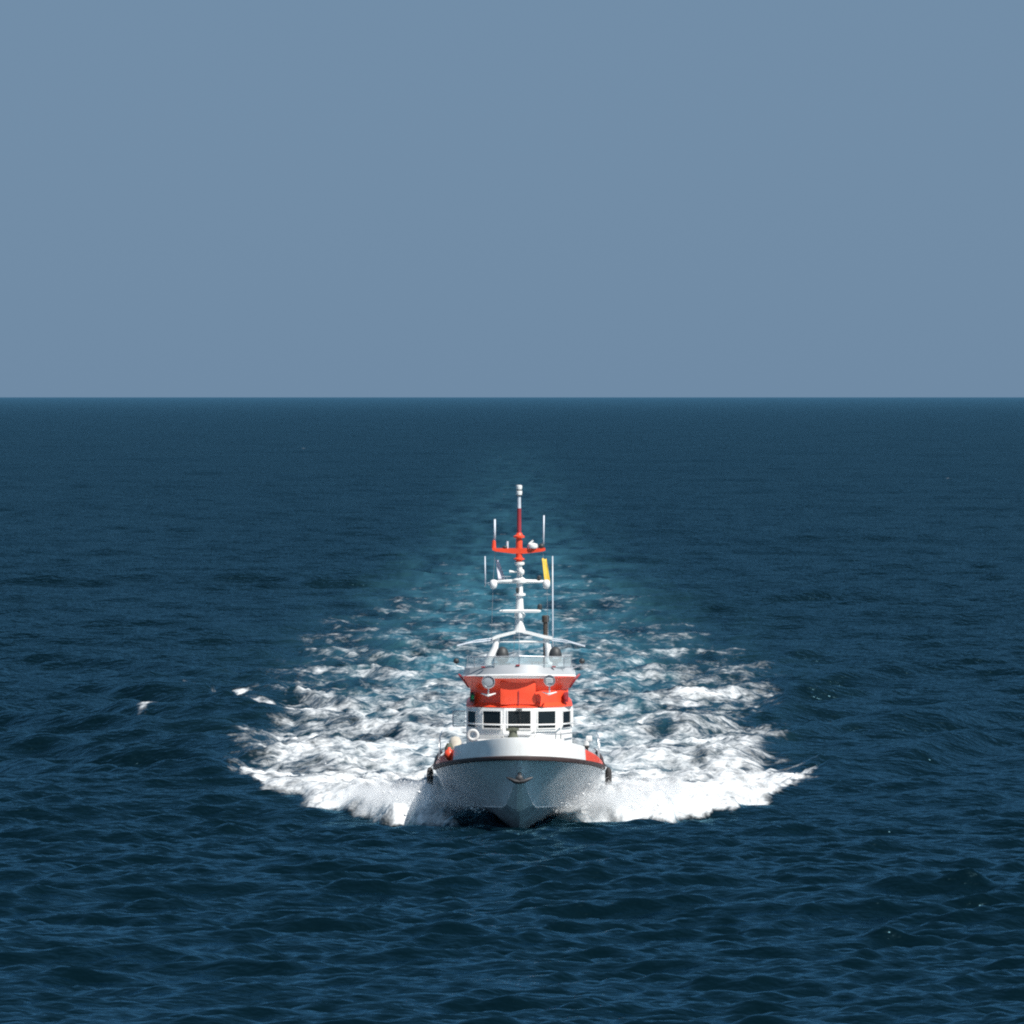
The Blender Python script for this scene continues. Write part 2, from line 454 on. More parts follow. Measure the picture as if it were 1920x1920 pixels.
    for name, mask in (('sea', ~(is_foam | caps_m)), ('wake_foam', is_foam), ('whitecaps', caps_m)):
        q = quads[mask]
        if len(q) == 0: continue
        used, inv = np.unique(q, return_inverse=True)
        q = inv.reshape(-1, 4)
        me = bpy.data.meshes.new(name)
        me.vertices.add(len(used)); me.vertices.foreach_set('co', P[used].ravel())
        me.loops.add(len(q) * 4); me.loops.foreach_set('vertex_index', q.ravel().astype(np.int32))
        me.polygons.add(len(q)); me.polygons.foreach_set('loop_start', np.arange(len(q), dtype=np.int32) * 4)
        me.update(calc_edges=True)
        me.polygons.foreach_set('use_smooth', np.ones(len(q), bool))
        for an, arr in (('foam', foam), ('aeration', aer), ('ripple', ripple)):
            at = me.attributes.new(an, 'FLOAT', 'POINT'); at.data.foreach_set('value', arr.ravel()[used].astype(np.float32))
        me.materials.append(smat)
        objs.append(link(bpy.data.objects.new(name, me)))
        print(name, len(q))
    return objs, (d, W, Z, DX, DY, u)

sea_objs, _ = build_sea()
for o in sea_objs:
    if o.name == 'sea': tag(o, kind='structure', label='dark blue wind-rippled open sea reaching the horizon', cat='sea')
    if o.name == 'wake_foam': tag(o, kind='stuff', label='white foaming wake and bow wave spreading around the rescue boat', cat='foam')
    if o.name == 'whitecaps': tag(o, kind='stuff', label='small white breaking crests scattered over the dark sea', cat='foam')

# ------------------------------------------------------------------ the boat
boat = empty('rescue_boat')
tag(boat, 'white and red rescue cruiser with tall mast coming head-on through its foam', 'boat')

def tt(y): return min(max((y + 2.0) / 11.0, 0.0), 1.0)
def beam(y):
    b = 3.05 * math.sin(math.pi / 2 * tt(y) ** 0.5)
    if y > 14: b -= 0.25 * ((y - 14) / 8) ** 2
    return b
def inset(y, off):
    # point on the deck-edge plan at y, moved outward by off along the plan normal (right side)
    if y <= -2.0: return (0.0, -2.0 - off)
    e = min(0.002, (y + 2) * 0.5)
    tx, ty = beam(y + e) - beam(y - e), 2 * e
    L = math.hypot(tx, ty)
    return (max(beam(y) + off * ty / L, 0.0), y - off * tx / L)
def sheer(y): return 1.45 + 0.90 * (1 - tt(y)) ** 1.2
KE = ([-2.0, -1.55, -1.0, -0.4, 0.3, 1.5, 4, 22], [2.33, 1.75, 1.15, 0.55, 0.0, -0.5, -0.8, -0.6])
def keel(y): return float(np.interp(y, *KE))
def chine_b(y):
    t = tt(y); return beam(y) * (0.10 + 0.72 * min(1, t * 1.1) ** 0.95)
def chine_z(y):
    return max(keel(y) + 0.02, float(np.interp(y, [-2, -1, 0, 2, 5, 9, 22], [2.3, 1.17, 0.50, 0.40, 0.28, 0.12, 0.05])))

ys = [-2.0, -1.93, -1.8, -1.6, -1.35, -1.0, -0.6, -0.2, 0.3, 0.9, 1.6, 2.5, 3.6, 5, 7, 9, 12, 15, 18, 20, 21.5]
def section(y, sgn):
    b, zs, c, zc, zk = beam(y), sheer(y) - 0.05, chine_b(y), chine_z(y), keel(y)
    c = max(c, 0.02); b = max(b, 0.02)
    pts = [(0.0, zk), (c * 0.55, zk + (zc - zk) * 0.48), (c, zc)]
    pts += [(c + 0.035 * min(1, c * 2), zc + 0.02), (c + 0.03 * min(1, c * 2), zc + 0.06)]
    for k in (0.2, 0.4, 0.6, 0.8, 0.92, 1.0):
        e = k ** (1.55 - 0.5 * tt(y))
        pts.append((c + 0.03 * min(1, c * 2) * (1 - k) + (b - c) * e, zc + 0.06 + (zs - zc - 0.06) * k))
    return [(sgn * px, y, pz) for px, pz in pts]
h = MB()
for sgn in (-1, 1):
    h.grid([section(y, sgn)[2:] for y in ys])
    h.grid([section(y, sgn)[:3] for y in ys if y <= -0.2])
ss = section(21.5, -1)[::-1] + section(21.5, 1)[1:]
h.faces(ss, [list(range(len(ss)))])
hull = h.build('hull', M['hull'], boat, smooth=True, angle=28)
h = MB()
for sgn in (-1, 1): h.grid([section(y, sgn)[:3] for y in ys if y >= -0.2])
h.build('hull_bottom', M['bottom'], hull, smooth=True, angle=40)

# stem plate: the narrow flat cutwater
s = MB()
sy = [-1.75, -1.5, -1.2, -0.9, -0.55, -0.25]
rows = []
for y in sy:
    z = keel(y); w_ = 0.05 + 0.05 * (1 - abs(y + 0.6) / 1.5)
    rows.append([(-w_, y + 0.05, z + 0.03), (-w_, y - 0.10, z - 0.02), (w_, y - 0.10, z - 0.02), (w_, y + 0.05, z + 0.03)])
s.grid(rows)
s.build('stem_plate', M['white'], hull)

# rubbing strake
fy = [-2.0, -1.995, -1.98, -1.95, -1.9, -1.82, -1.7, -1.5, -1.2, -0.8, -0.3, 0.4, 1.2, 2.0, 3.0, 4.2, 5.5, 7, 9]
def side_row(y, prof, sgn):
    """prof(y) -> list of (outward offset from the deck edge, z)"""
    r = []
    for off, z in prof(y):
        px, py = inset(y, off); r.append((sgn * px, py, z))
    return r
def ring_along(y_list, prof):
    return [side_row(y, prof, -1) for y in y_list[::-1]] + [side_row(y, prof, 1) for y in y_list[1:]]
m = MB()
def rp(y):
    z = sheer(y)
    return [(-0.03, z - 0.085), (0.055, z - 0.07), (0.075, z), (0.055, z + 0.07), (-0.03, z + 0.085)]
m.grid(ring_along(fy + [12, 15, 18, 20, 21.4], rp))
m.build('rubbing_strake', M['rail'], boat, smooth=True, angle=60)

# bulwark: white at the bow, red where it sweeps down aft
YB = 1.45
def bul_top(y):
    if y <= YB: return sheer(y) + 0.70 - 0.04 * (y + 2)
    return sheer(y) + float(np.interp(y, [YB, 5.6, 8.5, 9.5], [0.46, 0.24, 0.10, 0.08]))
def bp_(y):
    z0 = sheer(y) + 0.06; z1 = bul_top(y); hgt = z1 - z0
    lean = 0.10 * hgt
    return [(-0.015, z0), (-0.015 - lean * 0.30, z0 + hgt * 0.45), (-0.015 - lean * 0.70, z0 + hgt * 0.85), (-0.015 - lean, z1), (-0.10 - lean, z1 + 0.01), (-0.13 - lean, z1 - 0.05), (-0.17 - lean, z0)]
m = MB(); m.grid(ring_along([y for y in fy if y < 1.3] + [YB - 0.02], bp_))
bulwark = m.build('bulwark', M['white'], boat, smooth=True, angle=50)
for sgn in (-1, 1):
    m = MB()
    vv = m.grid([side_row(y, bp_, sgn) for y in (YB + 0.02, 1.9, 2.6, 3.4, 4.4, 5.6, 7, 8.5, 9.5)])
    m.bm.faces.new(vv[0]); m.bm.faces.new(vv[-1])
    m.build('bulwark_end', M['red'], boat, smooth=True, angle=50)['label'] = 'red sloping aft end of the bulwark'
m = MB(); m.lathe((0, -1.86, 2.80), [(0.12, -0.05), (0.14, 0.02), (0.10, 0.05), (0.095, 0.0), (0.0005, -0.02)], axis='Y', n=20)
m.build('fairlead', M['darkred'], bulwark, smooth=True, angle=40)
# deck
m = MB()
rows = []
for y in [-1.7, -1.2, -0.5, 0.5, 2, 4, 7, 10, 14, 18, 21.4]:
    b = max(beam(y) - 0.12, 0.02); z = sheer(y) + 0.03
    rows.append([(-b, y, z), (-b * 0.5, y, z + 0.05), (0, y, z + 0.07), (b * 0.5, y, z + 0.05), (b, y, z)])
m.grid(rows); m.build('deck', M['deck'], boat)
# raised foredeck trunk seen over the bulwark
m = MB()
m.prism([(-1.2, 2.2), (1.2, 2.2), (1.75, 8.35), (-1.75, 8.35)], 2.0, 2.52, top=[(-1.0, 2.6), (1.0, 2.6), (1.62, 8.3), (-1.62, 8.3)])
m.build('foredeck_trunk', M['white'], boat)

# anchor in its bow pocket
m = MB()
ay, az = -1.62, 1.60
m.box((0, ay - 0.06, az + 0.09), (0.12, 0.14, 0.34), bevel=0.03)
for sgn in (-1, 1):
    m.tube([(0, ay - 0.10, az - 0.08), (sgn * 0.16, ay - 0.12, az - 0.06), (sgn * 0.34, ay - 0.10, az + 0.02), (sgn * 0.46, ay - 0.06, az + 0.07)], [0.085, 0.075, 0.05, 0.018], n=8)
m.lathe((0, ay - 0.08, az + 0.02), [(0.02, -0.12), (0.12, -0.1), (0.13, 0.05), (0.05, 0.1)], axis='Y', n=14)
m.build('anchor', M['anchor'], boat, smooth=True, angle=40)
# plain dark bar added in place of the unreadable name on the bow flare
m = MB()
m.box((-1.36, -0.30, 1.93), (0.40, 0.05, 0.10), rz=R(-38), bevel=0.02, rx=R(35))
m.build('bow_name_bar', M['black'], hull)

# ---------------- wheelhouse
FX = [(-1.92, 10.1), (-1.44, 8.95), (-0.54, 8.5), (0.54, 8.5), (1.44, 8.95), (1.92, 10.1)]
plan = FX + [(1.92, 15.5), (-1.92, 15.5)]
m = MB(); m.prism(plan, 1.5, 3.62)
wheelhouse = m.build('wheelhouse', M['white'], boat)
def facet_pts(p, q, a, b, off):
    p, q = Vector((*p, 0)), Vector((*q, 0)); d = q - p
    nrm = Vector((d.y, -d.x, 0)).normalized()
    if nrm.y > 0: nrm = -nrm
    return p + d * a + nrm * off, p + d * b + nrm * off, nrm
def window(p, q, a, b, z0, z1):
    fr, pa = 0.035, 0.0
    A, B, nrm = facet_pts(p, q, a, b, 0.0)
    e = (B - A).normalized(); up = Vector((0, 0, 1))
    # rubber and paint frame standing proud, pane recessed inside it
    m = MB()
    o = [A + up * z0, B + up * z0, B + up * z1, A + up * z1]
    i = [A + e * fr + up * (z0 + fr), B - e * fr + up * (z0 + fr), B - e * fr + up * (z1 - fr), A + e * fr + up * (z1 - fr)]
    ob = [v + nrm * 0.003 for v in o]; of = [v + nrm * 0.04 for v in o]; if_ = [v + nrm * 0.04 for v in i]; ib = [v + nrm * 0.003 for v in i]
    m.faces(ob + of + if_ + ib, [(k, (k + 1) % 4, (k + 1) % 4 + 4, k + 4) for k in range(4)] + [(k + 4, (k + 1) % 4 + 4, (k + 1) % 4 + 8, k + 8) for k in range(4)] + [(k + 8, (k + 1) % 4 + 8, (k + 1) % 4 + 12, k + 12) for k in range(4)])
    w = m.build('window', M['white'], wheelhouse)
    m = MB()
    m.faces([v + nrm * 0.012 for v in ib] + [v + nrm * 0.004 for v in ib], [(0, 1, 2, 3), (4, 7, 6, 5), (0, 4, 5, 1), (1, 5, 6, 2), (2, 6, 7, 3), (3, 7, 4, 0)])
    m.build('pane', M['glass'], w)
window(FX[0], FX[1], 0.16, 0.80, 2.86, 3.50)
window(FX[1], FX[2], 0.13, 0.90, 2.86, 3.54)
window(FX[2], FX[3], 0.09, 0.91, 2.86, 3.56)
window(FX[3], FX[4], 0.10, 0.87, 2.86, 3.54)
window(FX[4], FX[5], 0.20, 0.84, 2.86, 3.50)
for sgn in (-1, 1):
    for yy in (10.5, 12.0, 13.5):
        window((sgn * 1.92, yy), (sgn * 1.92, yy + 1.3), 0.0, 1.0, 2.86, 3.50)
# wiper box on the centre pane
m = MB(); m.box((0.0, 8.44, 3.575), (0.22, 0.08, 0.05), bevel=0.01); m.tube([(0, 8.42, 3.55), (0.05, 8.42, 3.2)], 0.012, n=6)
m.build('wiper', M['black'], wheelhouse)
# hand rail across the front
m = MB()
HR = [(-2.0, 10.0), (-1.5, 8.72), (-0.57, 8.26), (0.57, 8.26), (1.5, 8.72), (2.0, 10.0)]
m.tube([(x, y, 3.03) for x, y in HR], 0.028, n=8)
for x, y in HR[2:-1]: m.tube([(x, y, 2.5), (x, y, 3.03)], 0.022, n=6)
m.build('front_handrail', M['white'], wheelhouse, smooth=True)
# grey ledge and lower rail under the windows
m = MB(); m.tube([(x * 1.02, y - 0.06, 2.68) for x, y in HR], 0.025, n=6)
m.build('lower_rail', M['steel'], wheelhouse, smooth=True)

# open side screen on the left
m = MB()
for a, b in (((-2.41, 11, 2.86), (-2.41, 11, 3.41)), ((-1.95, 11, 3.41), (-2.41, 11, 3.41)), ((-1.95, 11, 2.86), (-2.41, 11, 2.86))):
    m.tube([a, b], 0.02, n=6)
scr = m.build('side_screen', M['steel'], boat)
m = MB(); m.box((-2.18, 11, 3.135), (0.44, 0.012, 0.53)); m.build('pane', M['pane'], scr)

# ---------------- red upper house
def roundfront(w_, y0, depth, n=13, p=2.2, back=14.8):
    pts = []
    for k in range(n):
        a = -1 + 2 * k / (n - 1)
        pts.append((a * w_, y0 + depth * abs(a) ** p))
    return pts + [(w_, back), (-w_, back)]
m = MB()
m.prism(roundfront(1.90, 8.55, 1.25), 3.625, 3.66, top=roundfront(1.93, 8.5, 1.25))
m.prism(roundfront(1.93, 8.5, 1.25), 3.66, 3.80, top=roundfront(1.80, 8.72, 1.2))
upper = m.build('upper_house', M['red'], boat, smooth=True, angle=30)
m = MB()
m.prism(roundfront(1.78, 8.75, 1.1), 3.78, 4.25, top=roundfront(1.77, 8.80, 1.1))
m.prism(roundfront(1.77, 8.80, 1.1), 4.25, 4.72, top=roundfront(2.03, 8.42, 1.1))
m.build('front_wall', M['red'], upper, smooth=True, angle=30)
m = MB()
m.box((-0.05, 8.74, 4.16), (1.28, 0.34, 0.84), bevel=0.05)
bay = m.build('front_bay', M['red'], upper, smooth=True, angle=30)
m = MB(); m.box((-0.02, 8.555, 3.98), (0.035, 0.03, 0.52)); m.build('seam', M['darkred'], bay)
# nav lights
for sgn, mt in ((-1, 'green'), (1, 'darkred')):
    m = MB(); m.box((sgn * 1.70, 9.55, 3.98), (0.16, 0.22, 0.36), bevel=0.02)
    nl = m.build('sidelight', M['black'] if sgn < 0 else M['darkred'], upper)
    m = MB(); m.lathe((sgn * 1.70 - sgn * 0.02, 9.43, 3.98), [(0.05, -0.08), (0.055, 0.0), (0.05, 0.08)], n=12); m.build('lens', M[mt], nl, smooth=True, angle=40)

# ---------------- flybridge coaming
def cz(base, drop): return lambda x, y: base - drop * (x / 2.0) ** 2
m = MB()
m.prism(roundfront(2.02, 8.36, 1.5, 17), cz(4.70, 0.07), cz(4.82, 0.09), top=roundfront(2.06, 8.26, 1.5, 17))
m.prism(roundfront(2.06, 8.26, 1.5, 17), cz(4.82, 0.09), cz(4.86, 0.09), top=roundfront(2.03, 8.30, 1.5, 17))
lip = m.build('flybridge_lip', M['white'], boat, smooth=True, angle=25)
m = MB()
m.prism(roundfront(2.02, 8.31, 1.5, 17), cz(4.855, 0.09), cz(5.19, 0.20), top=roundfront(1.93, 8.52, 1.5, 17))
coam = m.build('flybridge_coaming', M['grey'], boat, smooth=True, angle=25)
for x, y, z in ((-0.05, 8.49, 5.17), (1.25, 8.95, 5.10), (-1.30, 8.97, 5.09)):
    m = MB(); m.box((x, y - 0.02, z), (0.14, 0.06, 0.05), bevel=0.01); m.build('cleat', M['darkred'], coam)
m = MB(); m.tube([(-0.18, 8.46, 5.0), (-0.16, 8.36, 4.86)], 0.02, n=6); m.build('drain_pipe', M['steel'], coam)
# wing brackets
for sgn in (-1, 1):
    m = MB(); m.tube([(sgn * 2.20, 9.9, 4.80), (sgn * 2.02, 9.9, 4.62), (sgn * 1.82, 9.9, 4.30)], [0.03, 0.06, 0.035], n=8)
    m.build('wing_bracket', M['darkred'], upper, smooth=True)
# windscreen of the flybridge
scrp = [(-1.88, 10.2), (-1.62, 9.3), (-0.9, 8.75), (0, 8.62), (0.9, 8.75), (1.62, 9.3), (1.88, 10.2)]
m = MB(); m.tube([(x, y, 5.50 - 0.03 * abs(x)) for x, y in scrp], 0.018, n=6)
for x, y in scrp: m.tube([(x, y, 5.0), (x, y, 5.5 - 0.03 * abs(x))], 0.014, n=6)
scr = m.build('windscreen_frame', M['steel'], boat)
for (x0, y0), (x1, y1) in zip(scrp[:-1], scrp[1:]):
    m = MB()
    c = Vector(((x0 + x1) / 2, (y0 + y1) / 2, 5.27)); L = math.hypot(x1 - x0, y1 - y0) - 0.05
    m.box(c, (L, 0.01, 0.36), rz=math.atan2(y1 - y0, x1 - x0)); m.build('pane', M['pane'], scr)
# hooded instrument stands
for x, stripe in ((-0.61, False), (1.31, True)):
    m = MB(); m.lathe((x, 10.1, 4.95), [(0.10, 0), (0.10, 0.25), (0.20, 0.30), (0.24, 0.42), (0.235, 0.58), (0.18, 0.74), (0.09, 0.82), (0.005, 0.84)], n=18)
    c = m.build('hooded_stand', M['hood'], boat, smooth=True, angle=60)
    m = MB(); m.box((x, 9.90, 5.38), (0.20, 0.10, 0.06 if stripe else 0.03), bevel=0.01); m.build('faceplate', M['grey'], c)
    if not stripe:
        m = MB(); m.box((x, 10.0, 5.16), (0.62, 0.25, 0.06), bevel=0.02); m.build('tray', M['hood'], c)
m = MB()
for k in range(5): m.box((0.46 + 0.13 * k, 9.9, 5.20 + 0.02 * (k % 2)), (0.10, 0.16, 0.10), bevel=0.02)
m.build('instrument_row', M['hood'], boat)
# side cameras on brackets
for sgn in (-1, 1):
    m = MB(); m.tube([(sgn * 1.95, 9.9, 5.02), (sgn * 2.28, 9.9, 5.10), (sgn * 2.28, 9.9, 5.20)], 0.018, n=6)
    a = m.build('lamp_bracket', M['steel'], boat)
    m = MB(); m.lathe((sgn * 2.28, 9.9, 5.18), [(0.05, 0), (0.10, 0.04), (0.11, 0.10), (0.08, 0.17), (0.01, 0.2)], n=14); m.build('lamp', M['hood'], a, smooth=True)

# ---------------- searchlights
for x, r in ((-1.11, 0.235), (1.09, 0.205)):
    y = 8.26
    z = 4.58 if x < 0 else 4.63
    m = MB(); m.lathe((x, y, z), [(r * 0.45, -0.34), (r * 0.85, -0.22), (r, -0.05), (r * 1.02, 0.08), (r * 0.90, 0.085), (r * 0.88, 0.03)], axis='Y', n=28)
    sl = m.build('searchlight', M['steel'], boat, smooth=True, angle=40)
    m = MB(); m.lathe((x, y, z), [(r * 0.87, 0.0), (r * 0.87, 0.035), (r * 0.5, 0.06), (0.005, 0.065)], axis='Y', n=28); m.build('lens', M['lens'], sl, smooth=True)
    if x > 0:
        for dz in (-0.05, 0.01, 0.07):
            m = MB(); m.box((x, y - 0.09, z + dz), (r * 1.4, 0.01, 0.018)); m.build('louvre', M['white'], sl)
    m = MB()
    m.tube([(x - 0.26, 8.42, z - 0.42), (x, 8.36, z - 0.50), (x + 0.26, 8.42, z - 0.42)], [0.02, 0.045, 0.02], n=6)
    m.tube([(x, 8.36, z - 0.5), (x, 8.36, z - r)], 0.03, n=6)
    m.tube([(x, 8.36, z - 0.5), (x, 8.75, z - 0.52)], 0.04, n=6)
    m.build('bracket', M['white'], sl, smooth=True)

# ---------------- mast
MY = 13.0
m = MB()
for sgn, xt, xb in ((-1, 0.80, 1.16), (1, 0.98, 1.12)):
    m.tube([(sgn * xb, MY, 4.7), (sgn * xb, MY, 5.15), (sgn * (xt + 0.08), MY, 5.65), (sgn * xt, MY, 6.02)], [0.16, 0.15, 0.12, 0.10], n=10)
m.grid([[(x, MY + dy, z + dz) for dy, dz in ((-0.18, -0.06), (-0.18, 0.05), (0.18, 0.05), (0.18, -0.06))] for x, z in ((-0.98, 5.98), (-0.80, 6.06), (-0.3, 6.19), (0.0, 6.26), (0.3, 6.21), (0.85, 6.07), (1.22, 6.0))], close_cols=True)
arch = m.build('mast_arch', M['white'], boat, smooth=True, angle=45)
m = MB(); m.tube([(-0.9, MY - 0.05, 5.86), (1.0, MY - 0.05, 5.86)], 0.02, n=6); m.tube([(0.0, MY - 0.05, 5.86), (1.0, MY - 0.05, 5.87)], 0.045, n=8)
m.build('crossbar', M['white'], arch)
for sgn, xe, ze, xs in ((-1, -2.27, 5.74, -0.85), (1, 2.42, 5.72, 1.0)):
    m = MB(); m.tube([(xs, MY, 6.0), ((xs + xe) / 2, MY - 0.1, 5.92), (xe, MY - 0.2, ze)], [0.03, 0.022, 0.015], n=6)
    m.tube([(xs, MY, 5.93), (xe * 0.8, MY - 0.2, 5.83), (xe, MY - 0.22, ze - 0.03)], [0.025, 0.02, 0.015], n=6)
    m.build('outrigger_pole', M['rod'], arch)
m = MB()
m.lathe((0.02, MY, 0), [(0.24, 6.22), (0.20, 6.34), (0.15, 6.5), (0.135, 6.72), (0.13, 6.74), (0.19, 6.78), (0.21, 6.86), (0.16, 6.92), (0.15, 7.0), (0.13, 7.4), (0.12, 7.54), (0.22, 7.56), (0.22, 7.63), (0.12, 7.66), (0.115, 8.0), (0.24, 8.04), (0.25, 8.14), (0.17, 8.2), (0.10, 8.25), (0.095, 8.66), (0.18, 8.70), (0.18, 8.78), (0.10, 8.80)], n=18)
mast = m.build('mast', M['white'], boat, smooth=True, angle=35)
m = MB(); m.lathe((0.0, MY, 0), [(0.105, 8.795), (0.12, 8.86), (0.20, 8.88), (0.20, 8.92), (0.12, 8.95), (0.12, 9.55), (0.11, 9.66), (0.20, 9.68), (0.21, 9.74), (0.13, 9.78), (0.10, 9.86)], n=16)
top = m.build('upper_mast', M['red'], mast, smooth=True, angle=35)
m = MB(); m.tube([(0, MY, 9.855), (0, MY, 10.76)], [0.082, 0.075], n=12); m.build('topmast_pole', M['darkred'], top, smooth=True, angle=40)
m = MB(); m.tube([(0, MY, 10.757), (0, MY, 11.24)], [0.07, 0.062], n=12); m.build('topmast_rod', M['rod'], top, smooth=True, angle=40)
for z in (11.33, 11.53):
    m = MB(); m.lathe((0, MY, z), [(0.05, -0.095), (0.10, -0.08), (0.115, 0.0), (0.11, 0.07), (0.05, 0.085)], n=14); m.build('masthead_lamp', M['white'], top, smooth=True, angle=40)
    m = MB(); m.lathe((0, MY, z - 0.105), [(0.10, -0.012), (0.10, 0.012)], n=14); m.build('lamp_ring', M['black'], top)
# radar scanner
m = MB()
m.grid([[(x, MY - 0.25 + dy, 6.995 + dz) for dy, dz in ((-0.06 * k, -0.055 * k), (-0.08 * k, 0.02 * k), (-0.02 * k, 0.06 * k), (0.08 * k, 0.03 * k), (0.07 * k, -0.055 * k))] for x, k in ((-0.72, 0.45), (-0.66, 0.8), (-0.45, 1), (0.6, 1.0), (0.74, 0.8), (0.80, 0.45))], close_cols=True)
m.lathe((0.02, MY - 0.22, 6.75), [(0.09, 0), (0.1, 0.1), (0.08, 0.22)], n=12)
m.build('radar_scanner', M['white'], mast, smooth=True, angle=40)
m = MB(); m.lathe((0.76, MY - 0.1, 7.05), [(0.07, 0), (0.09, 0.04), (0.085, 0.16), (0.05, 0.2)], n=12); m.tube([(0.1, MY, 7.0), (0.76, MY - 0.1, 7.04)], 0.03, n=6); m.build('signal_lamp', M['hood'], mast)
m = MB(); m.box((-0.05, MY - 0.16, 7.76), (0.14, 0.12, 0.17), bevel=0.02); m.build('mast_lamp', M['hood'], mast)
m = MB(); m.lathe((0.08, MY - 0.15, 8.42), [(0.03, -0.12), (0.10, -0.08), (0.12, 0), (0.10, 0.08), (0.03, 0.12)], n=14); m.build('camera_dome', M['white'], mast, smooth=True)
m = MB(); m.tube([(-0.36, MY, 8.44), (0, MY, 8.42)], [0.05, 0.02], n=8); m.build('small_horn', M['white'], mast)
# white yard
m = MB(); m.tube([(-0.98, MY, 8.06), (-0.3, MY, 8.08), (0.3, MY, 8.08), (1.06, MY, 8.07)], [0.055, 0.075, 0.075, 0.05], n=10)
yard = m.build('lower_yard', M['white'], mast, smooth=True)
for x in (-0.94, 1.0):
    m = MB(); m.lathe((x, MY - 0.05, 7.98), [(0.05, -0.17), (0.11, -0.13), (0.14, -0.02), (0.12, 0.12), (0.06, 0.16)], n=14); m.build('loudhailer', M['white'], yard, smooth=True, angle=50)
m = MB(); m.lathe((0.74, MY, 8.12), [(0.06, 0), (0.09, 0.04), (0.08, 0.14), (0.04, 0.18)], n=12); m.build('lamp', M['hood'], yard)
m = MB()
for dx in (0, 0.1): m.tube([(-0.55 + dx, MY, 8.1), (-0.55 + dx, MY, 8.26)], 0.01, n=5)
m.tube([(-0.7, MY, 8.26), (-0.3, MY, 8.26)], 0.01, n=5); m.build('halyard_rail', M['steel'], yard)
# orange-red yard with a turned-up end
m = MB()
m.grid([[(x, MY + dy, z + dz) for dy, dz in ((-0.12, -hh), (-0.12, 0.045), (0.12, 0.045), (0.12, -hh))] for x, z, hh in ((-0.98, 9.28, 0.05), (-0.86, 9.25, 0.07), (-0.2, 9.25, 0.15), (0.2, 9.25, 0.15), (0.8, 9.25, 0.08), (0.96, 9.26, 0.05))], close_cols=True)
m.tube([(-0.90, MY, 9.24), (-0.93, MY, 9.36), (-0.92, MY, 9.58)], [0.07, 0.075, 0.06], n=8)
uy = m.build('upper_yard', M['red'], mast, smooth=True, angle=40)
m = MB(); m.tube([(-0.90, MY, 9.56), (-0.89, MY, 10.36)], [0.045, 0.035], n=8); m.build('rod_antenna', M['rod'], uy, smooth=True)
m = MB(); m.tube([(0.89, MY, 9.28), (0.91, MY, 10.5)], [0.032, 0.026], n=8); m.build('rod_antenna', M['rod'], uy, smooth=True)
m = MB(); m.lathe((0.82, MY - 0.05, 9.3), [(0.08, 0), (0.11, 0.05), (0.1, 0.13), (0.04, 0.17)], n=12); m.build('lamp', M['hood'], uy, smooth=True)
m = MB(); m.lathe((-0.52, MY - 0.05, 9.29), [(0.08, 0), (0.1, 0.05), (0.05, 0.1)], n=12); m.build('lamp', M['hood'], uy, smooth=True)
m = MB(); m.tube([(-0.43, MY, 9.29), (-0.43, MY, 9.55)], 0.04, n=8); m.build('stub_antenna', M['rod'], uy)
m = MB(); m.lathe((0.50, MY - 0.05, 9.29), [(0.16, 0), (0.20, 0.06), (0.17, 0.16), (0.06, 0.2)], n=14); m.tube([(0.36, MY - 0.05, 9.45), (0.52, MY - 0.05, 9.58)], 0.035, n=8); m.build('satellite_dome', M['white'], uy, smooth=True, angle=50)
# long whips
m = MB(); m.tube([(1.24, MY + 0.4, 4.9), (1.23, MY + 0.4, 9.0)], [0.03, 0.02], n=8); m.build('whip_antenna', M['rod'], boat, smooth=True)
m = MB(); m.tube([(-1.24, MY + 0.1, 7.88), (-1.25, MY + 0.1, 9.0)], [0.025, 0.02], n=8); m.tube([(-0.95, MY, 8.05), (-1.24, MY + 0.1, 8.0)], 0.015, n=6); m.build('whip_antenna', M['rod'], boat, smooth=True)
# standing rigging
for (a_, b_) in (((-0.95, MY, 8.02), (-1.05, MY + .3, 5.2)), ((1.02, MY, 8.02), (1.08, MY + .3, 5.3)), ((-0.88, MY, 9.2), (-0.95, MY, 8.1)), ((0.86, MY, 9.2), (1.0, MY, 8.1)), ((0.0, MY, 9.7), (-0.3, MY + 4.5, 3.1)), ((0.0, MY - .1, 8.7), (0.0, 8.9, 5.2))):
    m = MB(); m.tube([a_, b_], 0.009, n=5); m.build('stay', M['steel'], mast)
# exhaust pipe
m = MB(); m.lathe((0.97, MY + 0.6, 0), [(0.085, 5.0), (0.085, 6.55), (0.13, 6.57), (0.135, 6.78), (0.10, 6.82), (0.07, 6.78)], n=14); m.build('exhaust_pipe', M['pipe'], boat, smooth=True, angle=40)
# aft superstructure
m = MB(); m.prism([(-1.6, 15.6), (1.6, 15.6), (1.5, 18), (-1.5, 18)], 1.4, 3.0); m.build('aft_house', M['white'], boat)
m = MB(); m.box((0, 14.0, 4.80), (3.0, 1.6, 0.25), bevel=0.05); m.build('flybridge_deck', M['deck'], boat)

